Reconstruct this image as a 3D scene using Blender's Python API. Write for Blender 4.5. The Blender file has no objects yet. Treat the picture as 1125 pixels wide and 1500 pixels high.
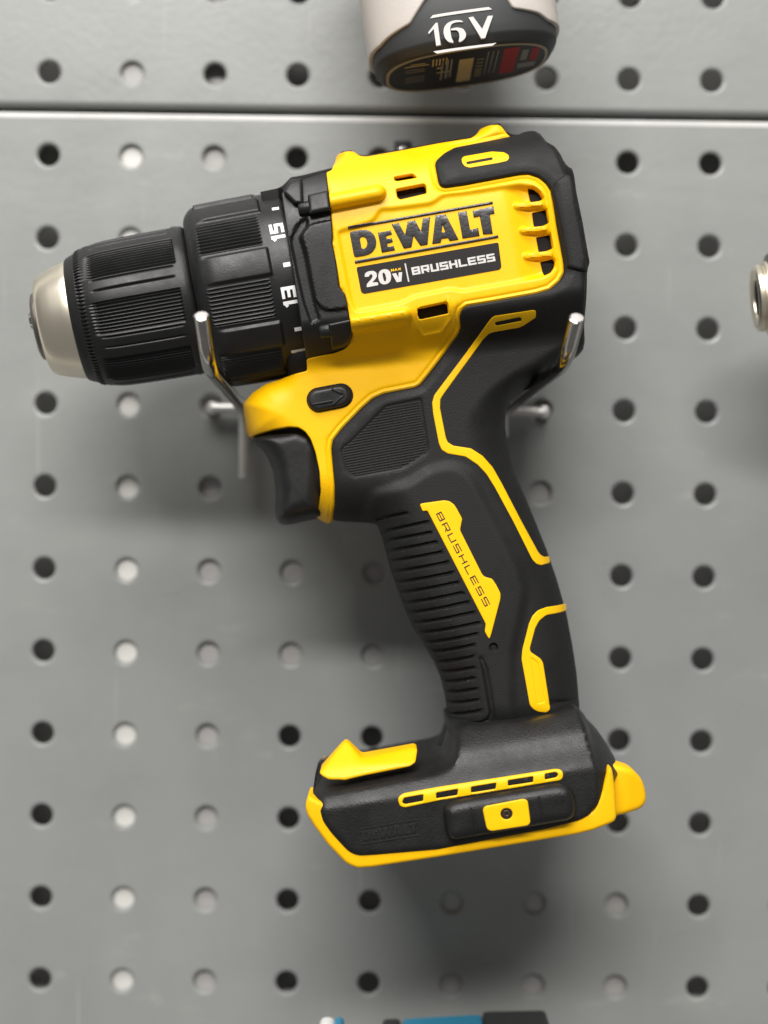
import bpy, bmesh, math, random
import numpy as np
from mathutils import Vector, Matrix
from mathutils.geometry import delaunay_2d_cdt
random.seed(7); rng = np.random.default_rng(7)
SC = bpy.context.scene
COL = SC.collection
R = math.radians

# ------------------------------------------------------------------ camera, world, lamps
CAM_D, FPX = 460.0, 2190.0            # mm from the board to the lens; focal length in photo pixels (1125 x 1500)
cam = bpy.data.cameras.new('camera'); camo = bpy.data.objects.new('camera', cam); COL.objects.link(camo)
camo.location = (0, -CAM_D*.001, 0); camo.rotation_euler = (R(90), 0, 0)
cam.sensor_fit = 'VERTICAL'; cam.sensor_height = 36.0; cam.sensor_width = 27.0
cam.lens = FPX/1500*36.0; cam.clip_start = .01; cam.clip_end = 50
cam.dof.use_dof = True; cam.dof.focus_distance = .382; cam.dof.aperture_fstop = 6.0
SC.camera = camo
SC.view_settings.view_transform = 'Standard'; SC.view_settings.look = 'None'
SC.view_settings.exposure = 0.0; SC.view_settings.gamma = 1.0
w = bpy.data.worlds.new('World'); SC.world = w; w.use_nodes = True
w.node_tree.nodes['Background'].inputs[0].default_value = (1.0, .985, .95, 1)
w.node_tree.nodes['Background'].inputs[1].default_value = .215

def lamp(name, loc, target, sx, sy, watts, col=(1, .98, .95)):
    l = bpy.data.lights.new(name, 'AREA'); l.shape = 'RECTANGLE'; l.size = sx; l.size_y = sy
    l.energy = watts; l.color = col
    o = bpy.data.objects.new(name, l); COL.objects.link(o); o.location = loc
    d = Vector(target)-Vector(loc)
    o.rotation_euler = d.to_track_quat('-Z', 'Y').to_euler()
    return o
lamp('shop_tube_light', (-.10, -1.25, .80), (0, 0, 0), .9, .13, 23.5)
lamp('shop_ceiling_light', (-.20, -.80, 1.35), (0, 0, 0), 1.3, .60, 27, (1, .98, .955))

# ------------------------------------------------------------------ materials
def mat(name, col, rough=.5, metal=0.0, spec=.5, bump=0.0, bscale=900, var=0.0, vscale=60, coat=0.0, dust=0.0):
    m = bpy.data.materials.new(name); m.use_nodes = True
    nt = m.node_tree; b = nt.nodes['Principled BSDF']
    b.inputs['Base Color'].default_value = (*col, 1); b.inputs['Roughness'].default_value = rough
    b.inputs['Metallic'].default_value = metal; b.inputs['Specular IOR Level'].default_value = spec
    if coat: b.inputs['Coat Weight'].default_value = coat; b.inputs['Coat Roughness'].default_value = .15
    tc = nt.nodes.new('ShaderNodeTexCoord')
    if var:
        n = nt.nodes.new('ShaderNodeTexNoise'); n.inputs['Scale'].default_value = vscale; n.inputs['Detail'].default_value = 6
        n.inputs['Roughness'].default_value = .65
        nt.links.new(tc.outputs['Object'], n.inputs['Vector'])
        r = nt.nodes.new('ShaderNodeMapRange'); r.inputs[1].default_value = .3; r.inputs[2].default_value = .7
        r.inputs[3].default_value = 1-var; r.inputs[4].default_value = 1+var
        nt.links.new(n.outputs['Fac'], r.inputs[0])
        mx = nt.nodes.new('ShaderNodeVectorMath'); mx.operation = 'SCALE'; mx.inputs[0].default_value = col
        nt.links.new(r.outputs[0], mx.inputs['Scale']); nt.links.new(mx.outputs[0], b.inputs['Base Color'])
        r2 = nt.nodes.new('ShaderNodeMapRange'); r2.inputs[1].default_value = .3; r2.inputs[2].default_value = .7
        r2.inputs[3].default_value = max(.03, rough-.10); r2.inputs[4].default_value = rough+.10
        nt.links.new(n.outputs['Fac'], r2.inputs[0]); nt.links.new(r2.outputs[0], b.inputs['Roughness'])
    if dust:
        v = nt.nodes.new('ShaderNodeTexNoise'); v.inputs['Scale'].default_value = 760; v.inputs['Detail'].default_value = 1
        nt.links.new(tc.outputs['Object'], v.inputs['Vector'])
        r3 = nt.nodes.new('ShaderNodeMapRange'); r3.inputs[1].default_value = .80; r3.inputs[2].default_value = .86; r3.inputs[4].default_value = dust
        nt.links.new(v.outputs['Fac'], r3.inputs[0])
        md = nt.nodes.new('ShaderNodeMix'); md.data_type = 'RGBA'; md.inputs[7].default_value = (.42, .40, .37, 1)
        nt.links.new(r3.outputs[0], md.inputs[0])
        if var: nt.links.new(mx.outputs[0], md.inputs[6])
        else: md.inputs[6].default_value = (*col, 1)
        nt.links.new(md.outputs[2], b.inputs['Base Color'])
    if bump:
        n2 = nt.nodes.new('ShaderNodeTexNoise'); n2.inputs['Scale'].default_value = bscale; n2.inputs['Detail'].default_value = 3
        nt.links.new(tc.outputs['Object'], n2.inputs['Vector'])
        bp = nt.nodes.new('ShaderNodeBump'); bp.inputs['Strength'].default_value = bump; bp.inputs['Distance'].default_value = .0004
        nt.links.new(n2.outputs['Fac'], bp.inputs['Height']); nt.links.new(bp.outputs['Normal'], b.inputs['Normal'])
    return m
M_YEL = mat('yellow_plastic', (.83, .452, .0004), .44, spec=.26, bump=.10, bscale=2200, var=.025, vscale=90)
M_YELS = mat('yellow_accent', (.86, .49, .0004), .45, spec=.26, bump=.08, bscale=2500)
M_RUB = mat('black_rubber', (.0105, .0105, .0104), .58, spec=.24, dust=.22, bump=.20, bscale=2400, var=.12, vscale=120)
M_PLA = mat('black_plastic', (.010, .010, .0102), .42, spec=.34, bump=.10, bscale=2600, var=.10, vscale=150)
M_NYL = mat('black_nylon', (.009, .009, .009), .44, spec=.34, dust=.22, bump=.28, bscale=2200, var=.12, vscale=120)
M_RIDGE = mat('ribbed_rubber', (.030, .030, .029), .42, spec=.45)  # paler than the grip rubber: ridge highlights put into the base colour
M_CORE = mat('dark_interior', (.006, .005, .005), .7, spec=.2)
M_INK = mat('black_print', (.022, .020, .020), .26, spec=.6, bump=.12, bscale=1500)
M_PLATE = mat('charcoal_plate', (.014, .0118, .0112), .48, spec=.2)
M_WHT = mat('white_print', (.54, .52, .50), .5, spec=.3)
M_NUM = mat('white_number_print', (.85, .84, .83), .5, spec=.3)
M_STEEL = mat('satin_nickel', (.80, .735, .61), .34, metal=1.0)
M_DSTEEL = mat('dark_steel', (.22, .20, .18), .35, metal=1.0)
M_CHROME = mat('chrome_wire', (.37, .36, .345), .12, metal=1.0, var=.08, vscale=260)
M_ZINC = mat('cut_wire_end', (.55, .51, .50), .45, metal=.6, bump=.5, bscale=1600)
M_GALV = mat('galvanised_wire', (.70, .69, .66), .36, metal=.5, var=.08, vscale=200)
M_POST = mat('white_post_paint', (.58, .57, .54), .5, var=.12, vscale=30)
M_GPOST = mat('grey_post_paint', (.33, .32, .31), .5)
M_WALL = mat('wall_paint', (.80, .79, .76), .8, var=.06, vscale=20)
M_CREAM = mat('cream_plastic', (.50, .455, .415), .45, bump=.08, bscale=1500, var=.03)
M_BAND = mat('charcoal_rubber_band', (.036, .037, .038), .55, spec=.3, bump=.07, bscale=2000)
M_LBL = mat('label_black', (.010, .009, .007), .35, spec=.15)
M_TAN = mat('label_tan', (.42, .33, .17), .5, spec=.15)
M_RED = mat('label_red', (.30, .015, .015), .5, spec=.15)
M_LGREY = mat('label_grey', (.22, .21, .19), .5, spec=.15)
M_GOLD = mat('label_edge', (.30, .25, .16), .4)
M_BLUE = mat('blue_plastic', (.03, .22, .36), .4, bump=.08)
M_WPL = mat('white_plastic', (.75, .74, .72), .4)

def board_material():
    m = bpy.data.materials.new('grey_powder_coat'); m.use_nodes = True
    nt = m.node_tree; b = nt.nodes['Principled BSDF']; L = nt.links.new
    tc = nt.nodes.new('ShaderNodeTexCoord')
    n = nt.nodes.new('ShaderNodeTexNoise'); n.inputs['Scale'].default_value = 26; n.inputs['Detail'].default_value = 8; n.inputs['Roughness'].default_value = .6
    L(tc.outputs['Object'], n.inputs['Vector'])
    cr = nt.nodes.new('ShaderNodeValToRGB')
    cr.color_ramp.elements[0].position = .30; cr.color_ramp.elements[0].color = (.222, .229, .221, 1)
    cr.color_ramp.elements[1].position = .72; cr.color_ramp.elements[1].color = (.256, .263, .252, 1)
    L(n.outputs['Fac'], cr.inputs['Fac'])
    # scuffed, chalky patches: a second, sparse noise
    mp = nt.nodes.new('ShaderNodeMapping'); mp.inputs['Scale'].default_value = (1, 1, 2.6); L(tc.outputs['Object'], mp.inputs['Vector'])
    n2 = nt.nodes.new('ShaderNodeTexNoise'); n2.inputs['Scale'].default_value = 34; n2.inputs['Detail'].default_value = 10; n2.inputs['Roughness'].default_value = .7
    L(mp.outputs[0], n2.inputs['Vector'])
    r2 = nt.nodes.new('ShaderNodeMapRange'); r2.inputs[1].default_value = .60; r2.inputs[2].default_value = .80; r2.inputs[3].default_value = 0; r2.inputs[4].default_value = .42
    L(n2.outputs['Fac'], r2.inputs[0])
    mx = nt.nodes.new('ShaderNodeMix'); mx.data_type = 'RGBA'
    L(r2.outputs[0], mx.inputs[0]); L(cr.outputs['Color'], mx.inputs[6]); mx.inputs[7].default_value = (.46, .45, .42, 1)
    last = mx
    for rot, sc in ((.5, 46), (-.9, 60), (1.4, 52)):            # hairline scratches in three directions
        ms = nt.nodes.new('ShaderNodeMapping'); ms.inputs['Rotation'].default_value = (0, rot, 0); ms.inputs['Scale'].default_value = (1, 1, .035)
        ms.inputs['Location'].default_value = (rot*.3, 0, rot)
        L(tc.outputs['Object'], ms.inputs['Vector'])
        ns = nt.nodes.new('ShaderNodeTexNoise'); ns.inputs['Scale'].default_value = sc*9; ns.inputs['Detail'].default_value = 1; L(ms.outputs[0], ns.inputs['Vector'])
        rs = nt.nodes.new('ShaderNodeMapRange'); rs.inputs[1].default_value = .74; rs.inputs[2].default_value = .80; rs.inputs[4].default_value = .30
        L(ns.outputs['Fac'], rs.inputs[0])
        mm = nt.nodes.new('ShaderNodeMix'); mm.data_type = 'RGBA'; mm.inputs[7].default_value = (.40, .40, .39, 1)
        L(rs.outputs[0], mm.inputs[0]); L(last.outputs[2], mm.inputs[6]); last = mm
    L(last.outputs[2], b.inputs['Base Color'])
    b.inputs['Roughness'].default_value = .34; b.inputs['Specular IOR Level'].default_value = .45
    rr = nt.nodes.new('ShaderNodeMapRange'); rr.inputs[1].default_value = .35; rr.inputs[2].default_value = .70; rr.inputs[3].default_value = .27; rr.inputs[4].default_value = .46
    L(n2.outputs['Fac'], rr.inputs[0]); L(rr.outputs[0], b.inputs['Roughness'])
    n3 = nt.nodes.new('ShaderNodeTexNoise'); n3.inputs['Scale'].default_value = 420; n3.inputs['Detail'].default_value = 4
    L(tc.outputs['Object'], n3.inputs['Vector'])
    bp = nt.nodes.new('ShaderNodeBump'); bp.inputs['Strength'].default_value = .10; bp.inputs['Distance'].default_value = .0006
    L(n3.outputs['Fac'], bp.inputs['Height']); L(bp.outputs['Normal'], b.inputs['Normal'])
    return m
M_BOARD = board_material()

# ------------------------------------------------------------------ object helpers
def thing(name, label, cat, loc, group=None):
    o = bpy.data.objects.new(name, None); o.empty_display_size = .01; COL.objects.link(o)
    o.location = loc; o['label'] = label; o['category'] = cat
    if group: o['group'] = group
    return o
def link(name, verts, faces, m, parent=None, angle=38, smooth=True):
    """verts in mm as (X, Z, h): X right, Z up, h out of the board towards the room"""
    v = np.asarray(verts, float)
    wv = np.stack([v[:, 0], -v[:, 2], v[:, 1]], 1)*.001
    me = bpy.data.meshes.new(name); me.from_pydata(wv.tolist(), [], faces); me.update()
    if smooth:
        me.polygons.foreach_set('use_smooth', [True]*len(me.polygons)); me.set_sharp_from_angle(angle=R(angle))
    me.materials.append(m)
    o = bpy.data.objects.new(name, me); COL.objects.link(o)
    if parent is not None: attach(o, parent)
    return o
def world_loc(o):
    p = Vector((0, 0, 0))
    while o is not None: p += Vector(o.location); o = o.parent
    return p
def attach(o, parent):
    o.parent = parent; wl = world_loc(parent); o.location = tuple(Vector(o.location)-wl)

def s_at(h): return FPX/(CAM_D-h)              # photo pixels per mm at height h above the board
def px2mm(p, h):
    p = np.asarray(p, float); s = s_at(np.asarray(h, float))
    return np.stack([(p[..., 0]-562.5)/s, (750-p[..., 1])/s], -1)
def rnd(poly, r=3.0, n=4):
    """round the corners of a closed polygon"""
    P = [np.array(q, float) for q in poly]; out = []; N = len(P)
    for i in range(N):
        a, b, c = P[i-1], P[i], P[(i+1) % N]
        la, lc = np.linalg.norm(a-b), np.linalg.norm(c-b)
        if la < 1e-6 or lc < 1e-6: continue
        p, q = b+(a-b)/la*min(r, .48*la), b+(c-b)/lc*min(r, .48*lc)
        for k in range(n+1):
            t = k/n; out.append((1-t)**2*p+2*t*(1-t)*b+t*t*q)
    return np.array(out)
def dens(poly, step):
    P = np.asarray(poly, float); out = []
    for i in range(len(P)):
        a, b = P[i], P[(i+1) % len(P)]; n = max(1, int(np.ceil(np.linalg.norm(b-a)/step)))
        for k in range(n): out.append(a+(b-a)*k/n)
    out = np.array(out); keep = [0]
    for i in range(1, len(out)):
        if np.linalg.norm(out[i]-out[keep[-1]]) > 1e-3: keep.append(i)
    return out[keep]
def segdist(pts, A, B):
    out = np.full(len(pts), 1e9)
    AB = B-A; L2 = (AB**2).sum(1)+1e-12
    for i in range(0, len(pts), 4000):
        p = pts[i:i+4000, None, :]
        t = np.clip(((p-A)*AB).sum(2)/L2, 0, 1)
        out[i:i+4000] = np.sqrt((((p-A)-t[..., None]*AB)**2).sum(2)).min(1)
    return out
def pip(pts, poly):
    a = np.asarray(poly, float); b = np.roll(a, -1, 0); ins = np.zeros(len(pts), bool)
    ok = a[:, 1] != b[:, 1]; a, b = a[ok], b[ok]; sl = (b[:, 0]-a[:, 0])/(b[:, 1]-a[:, 1])
    for i in range(0, len(pts), 4000):
        x, y = pts[i:i+4000, 0:1], pts[i:i+4000, 1:2]
        c = ((a[:, 1] > y) != (b[:, 1] > y)) & (x < sl*(y-a[:, 1])+a[:, 0])
        ins[i:i+4000] = (c.sum(1) & 1).astype(bool)
    return ins
def sdist(pts, poly):
    poly = np.asarray(poly, float)
    d = segdist(pts, poly, np.roll(poly, -1, 0)); return np.where(pip(pts, poly), d, -d)
def pldist(pts, line):
    l = np.asarray(line, float); return segdist(pts, l[:-1], l[1:])
def sstep(x): x = np.clip(x, 0, 1); return x*x*(3-2*x)
def edge_round(d, r):
    t = 1-np.clip(d, 0, r)/r; return r*(1-np.sqrt(np.clip(1-t*t, 0, 1)))

def relief(name, polys, top, m, parent=None, holes=(), res=1.0, bevel=0.0, bottom=None, mirror=None,
           fine=None, rows=None, mapping=None, angle=38, skirt=True, step=None):
    """A solid plate over 2-D outlines: top(pts, d) gives its height at each point, its walls run down to bottom(pts)
    or, with mirror, to the same surface on the other side of the middle plane."""
    step = step or max(.35, res*.8)
    loops = [dens(p, step) for p in polys]; hl = [dens(p, step) for p in holes]
    segA = np.concatenate(loops+hl); segB = np.concatenate([np.roll(l, -1, 0) for l in loops+hl])
    vs, es = [], []
    for l in loops+hl:
        o = len(vs); vs += [tuple(p) for p in l]; es += [(o+i, o+(i+1) % len(l)) for i in range(len(l))]
    def inside(p):
        ok = np.zeros(len(p), bool)
        for l in polys: ok |= pip(p, l)
        for l in holes: ok &= ~pip(p, l)
        return ok
    extra = []; keepers = []
    offs = [bevel*.12, bevel*.4, bevel*.72, bevel*1.05] if bevel else []
    for l in loops+hl:
        if not offs: break
        t = np.roll(l, -1, 0)-np.roll(l, 1, 0); t /= np.linalg.norm(t, axis=1)[:, None]+1e-9
        n = np.stack([-t[:, 1], t[:, 0]], 1)
        for k, f in enumerate(offs):
            for sgn in (1, -1):
                q = l+n*f*sgn; q = q[(segdist(q, segA, segB) > f*.93)]
                if len(q): extra.append(q[inside(q)])
    lo, hi = segA.min(0), segA.max(0)
    def lattice(r, lo, hi):
        ys = np.arange(lo[1], hi[1]+r, r*.866); pts = []
        for j, y in enumerate(ys):
            xs = np.arange(lo[0]+(r*.5 if j % 2 else 0), hi[0]+r, r); pts.append(np.stack([xs, np.full(len(xs), y)], 1))
        return np.concatenate(pts)+[.0137, .0071]
    g = lattice(res, lo, hi); g = g[inside(g)]
    if fine:
        for zone, fr in fine:
            if callable(zone):
                g = g[~zone(g)]; f = lattice(fr, lo, hi); f = f[zone(f)]; f = f[inside(f)]; g = np.concatenate([g, f]); continue
            z = np.asarray(zone); g = g[~pip(g, z)]
            f = lattice(fr, z.min(0), z.max(0)); f = f[pip(f, z)]; f = f[inside(f)]; g = np.concatenate([g, f])
    if rows:
        for line, offs_, closed, st in rows:
            l = np.asarray(line, float)
            if closed: l = dens(l, st); t = np.roll(l, -1, 0)-np.roll(l, 1, 0); A, Bq = l, np.roll(l, -1, 0)
            else:
                l = np.concatenate([a_+(b_-a_)*np.linspace(0, 1, max(2, int(np.linalg.norm(b_-a_)/st)+1))[:-1, None] for a_, b_ in zip(l[:-1], l[1:])]+[l[-1:]])
                t = np.gradient(l, axis=0); A, Bq = l[:-1], l[1:]
            t /= np.linalg.norm(t, axis=1)[:, None]+1e-9; nn = np.stack([-t[:, 1], t[:, 0]], 1)
            if closed and not pip(l[:1]+nn[:1]*.05, l)[0]: nn = -nn
            # nothing else may crowd the rows
            far = lambda q: (segdist(q, A, Bq) > max(abs(o_) for o_ in offs_)+.12)
            g = g[far(g)]; extra[:] = [q[far(q)] if len(q) else q for q in extra]
            for o_ in offs_:
                q = l+nn*o_; q = q[segdist(q, A, Bq) > abs(o_)*.96-1e-6]; q = q[inside(q)]
                if len(q): q = q[segdist(q, segA, segB) > .12]
                if len(q): keepers.append(q)
    if len(g):
        lim = max(bevel*1.05, 0)+min(res, .5 if fine else res)*.45
        g = g[segdist(g, segA, segB) > lim]; extra.append(g)
    for q in extra+keepers: vs += [tuple(p) for p in q]
    V, E, F, *_ = delaunay_2d_cdt([Vector((float(x), float(y))) for x, y in vs], es, [], 0, 1e-5)
    V = np.array([(v.x, v.y) for v in V]); F = np.array([f for f in F if len(f) == 3])
    F = F[inside(V[F].mean(1))]
    a, b, c = V[F[:, 0]], V[F[:, 1]], V[F[:, 2]]
    ar = (b[:, 0]-a[:, 0])*(c[:, 1]-a[:, 1])-(b[:, 1]-a[:, 1])*(c[:, 0]-a[:, 0])
    F = F[np.abs(ar) > 1e-7]; ar = ar[np.abs(ar) > 1e-7]
    F[ar < 0] = F[ar < 0][:, ::-1]
    used = np.unique(F); re = np.full(len(V), -1); re[used] = np.arange(len(used)); V = V[used]; F = re[F]
    d = segdist(V, segA, segB)
    h = top(V, d)-(edge_round(d, bevel) if bevel else 0)
    faces = F.tolist(); n = len(V)
    up = np.column_stack([V, h])
    es = {}
    for f in faces:
        for i in range(3): es[(f[i], f[(i+1) % 3])] = 1
    bd = [(i, j) for (i, j) in es if (j, i) not in es]
    allv = [up]
    if mirror is not None:
        allv.append(np.column_stack([V, 2*mirror-h])); faces += [[f[2]+n, f[1]+n, f[0]+n] for f in F.tolist()]
        faces += [[j, i, i+n, j+n] for i, j in bd]
    elif skirt:
        bi = sorted({i for e in bd for i in e}); ix = {v: n+k for k, v in enumerate(bi)}
        bh = bottom(V[bi]) if callable(bottom) else np.full(len(bi), bottom if bottom is not None else 0.0)
        allv.append(np.column_stack([V[bi], bh])); faces += [[j, i, ix[i], ix[j]] for i, j in bd]
    P = np.concatenate(allv)
    if mapping: P = mapping(P)
    return link(name, P, faces, m, parent, angle)

def revolve(name, O, ax, prof, m, parent=None, nseg=96, mod=None, close=True, angle=32):
    """surface of revolution; prof = [(a, r)] along the axis; mod(a, th) adds to the radius; th = 0 faces the room"""
    ax = np.array(ax, float); ax /= np.linalg.norm(ax); O = np.array(O, float)     # (X, Z, h)
    f = np.array([0, 0, 1.0]); f -= ax*(f@ax); f /= np.linalg.norm(f)
    upv = np.array([0, 1.0, 0]); upv -= ax*(upv@ax); upv -= f*(upv@f); upv /= np.linalg.norm(upv)
    th = np.arange(nseg)/nseg*2*math.pi
    ring = np.cos(th)[:, None]*f+np.sin(th)[:, None]*upv
    V, F = [], []
    for a, r in prof:
        rr = np.full(nseg, float(r))
        if mod is not None: rr = rr+mod(a, th)
        V.append(O+ax*a+ring*rr[:, None])
    k = len(prof)
    for i in range(k-1):
        for j in range(nseg):
            q = (j+1) % nseg; F.append([i*nseg+j, i*nseg+q, (i+1)*nseg+q, (i+1)*nseg+j])
    V = np.concatenate(V)
    if close:
        F.append(list(range(nseg))[::-1]); F.append([(k-1)*nseg+j for j in range(nseg)])
    # orientation: make it point outwards
    c = np.cross(V[F[0][1]]-V[F[0][0]], V[F[0][3]]-V[F[0][0]])       # in (X, Z, h): left-handed swap of world axes keeps sign via X x Z = h
    if c@(V[F[0][0]]-(O+ax*prof[0][0])) < 0: F = [f_[::-1] for f_ in F]
    return link(name, V, F, m, parent, angle)
def spline(pts, n=8):
    P = np.array(pts, float); out = []
    for i in range(len(P)-1):
        p0, p1, p2, p3 = P[max(i-1, 0)], P[i], P[i+1], P[min(i+2, len(P)-1)]
        for k in range(n):
            t = k/n; out.append(.5*((2*p1)+(-p0+p2)*t+(2*p0-5*p1+4*p2-p3)*t*t+(-p0+3*p1-3*p2+p3)*t**3))
    out.append(P[-1]); return np.array(out)
def fillet(pts, r, n=8):
    P = [np.array(p, float) for p in pts]; out = [P[0]]
    for i in range(1, len(P)-1):
        a, b, c = P[i-1], P[i], P[i+1]; la, lc = np.linalg.norm(a-b), np.linalg.norm(c-b)
        p, q = b+(a-b)/la*min(r, .45*la), b+(c-b)/lc*min(r, .45*lc)
        for k in range(n+1): t = k/n; out.append((1-t)**2*p+2*t*(1-t)*b+t*t*q)
    out.append(P[-1]); return np.array(out)
def tube(name, path, r, m, parent=None, nseg=20, cap=True, tip=.25):
    P = np.array(path, float); T = np.gradient(P, axis=0); T /= np.linalg.norm(T, axis=1)[:, None]
    u = np.cross(T[0], [0.31, .2, .93]); u /= np.linalg.norm(u); V, F = [], []
    rows = [(0, r-tip)]+[(i, r) for i in range(len(P))]+[(len(P)-1, r-tip)]
    us = []
    for i in range(len(P)):
        u = u-T[i]*(u@T[i]); u /= np.linalg.norm(u); us.append(u.copy())
    for k, (i, rr) in enumerate(rows):
        v = np.cross(T[i], us[i]); off = (-tip*.6 if k == 0 else (tip*.6 if k == len(rows)-1 else 0))
        for j in range(nseg):
            a = j/nseg*2*math.pi; V.append(P[i]+T[i]*off+(us[i]*math.cos(a)+v*math.sin(a))*rr)
    for i in range(len(rows)-1):
        for j in range(nseg):
            q = (j+1) % nseg; F.append([i*nseg+j, i*nseg+q, (i+1)*nseg+q, (i+1)*nseg+j])
    if cap: F.append(list(range(nseg))[::-1]); F.append([(len(rows)-1)*nseg+j for j in range(nseg)])
    V = np.array(V)
    c = np.cross(V[F[0][1]]-V[F[0][0]], V[F[0][3]]-V[F[0][0]])
    if c@(V[F[0][0]]-P[0]) < 0: F = [f[::-1] for f in F]
    return link(name, V, F, m, parent, 40)
def box(name, x0, x1, z0, z1, h0, h1, m, parent=None, bev=0.0):
    p = [(x0, z0), (x1, z0), (x1, z1), (x0, z1)]
    if bev: p = rnd(p, bev, 4)
    return relief(name, [p], lambda v, d: np.full(len(v), h1), m, parent, res=60, bevel=bev, bottom=h0, step=30)

# strokes and letters
GLYPH = {'B': [((0, 0), (0, 1)), ((0, 1), (1, 1)), ((1, 1), (1, 0)), ((0, 0), (1, 0)), ((0, .5), (1, .5))],
 'R': [((0, 0), (0, 1)), ((0, 1), (1, 1)), ((1, 1), (1, .42)), ((0, .42), (1, .42)), ((.55, .42), (1, 0))],
 'U': [((0, 1), (0, 0)), ((0, 0), (1, 0)), ((1, 0), (1, 1))],
 'S': [((1, 1), (0, 1)), ((0, 1), (0, .5)), ((0, .5), (1, .5)), ((1, .5), (1, 0)), ((1, 0), (0, 0))],
 'H': [((0, 0), (0, 1)), ((1, 0), (1, 1)), ((0, .5), (1, .5))], 'L': [((0, 1), (0, 0)), ((0, 0), (1, 0))],
 'E': [((0, 0), (0, 1)), ((0, 1), (1, 1)), ((0, .5), (.9, .5)), ((0, 0), (1, 0))],
 '1': [((.62, 0), (.62, 1)), ((.62, 1), (.2, .80))], '5': [((1, 1), (0, 1)), ((0, 1), (0, .56)), ((0, .56), (1, .56)), ((1, .56), (1, 0)), ((1, 0), (0, 0))],
 '3': [((0, 1), (1, 1)), ((1, 1), (1, 0)), ((1, 0), (0, 0)), ((.1, .5), (1, .5))],
 'M': [((0, 0), (0, 1)), ((0, 1), (.5, .3)), ((.5, .3), (1, 1)), ((1, 1), (1, 0))], 'A': [((0, 0), (.5, 1)), ((.5, 1), (1, 0)), ((.2, .33), (.8, .33))],
 'X': [((0, 0), (1, 1)), ((0, 1), (1, 0))]}
def stroke_text(txt, org, xd, yd, wl, pitch, t, tx=None):
    """quads of a stroke text; org, xd, yd are pixel (or plain) vectors of length 1 per unit; wl letter width, pitch advance, yd scaled to cap height"""
    org, xd, yd = np.array(org, float), np.array(xd, float), np.array(yd, float); H = np.linalg.norm(yd); out = []; tx = tx or t
    for i, ch in enumerate(txt):
        for (a, b) in GLYPH[ch]:
            def loc(q): return np.array([i*pitch+tx/2+q[0]*(wl-tx), t/2+q[1]*(H-t)])
            p, q = loc(a), loc(b); d = q-p; d /= np.linalg.norm(d); n = np.array([-d[1], d[0]])
            th = (tx if abs(d[1]) > .9 else t)/2; e = (t if abs(d[1]) > .9 else tx)/2*.98
            if min(abs(d)) > .15: e *= .3
            quad = [p-d*e-n*th, q+d*e-n*th, q+d*e+n*th, p-d*e+n*th]
            out.append(np.array([org+xd*z[0]+yd/H*z[1] for z in quad]))
    return out

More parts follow.
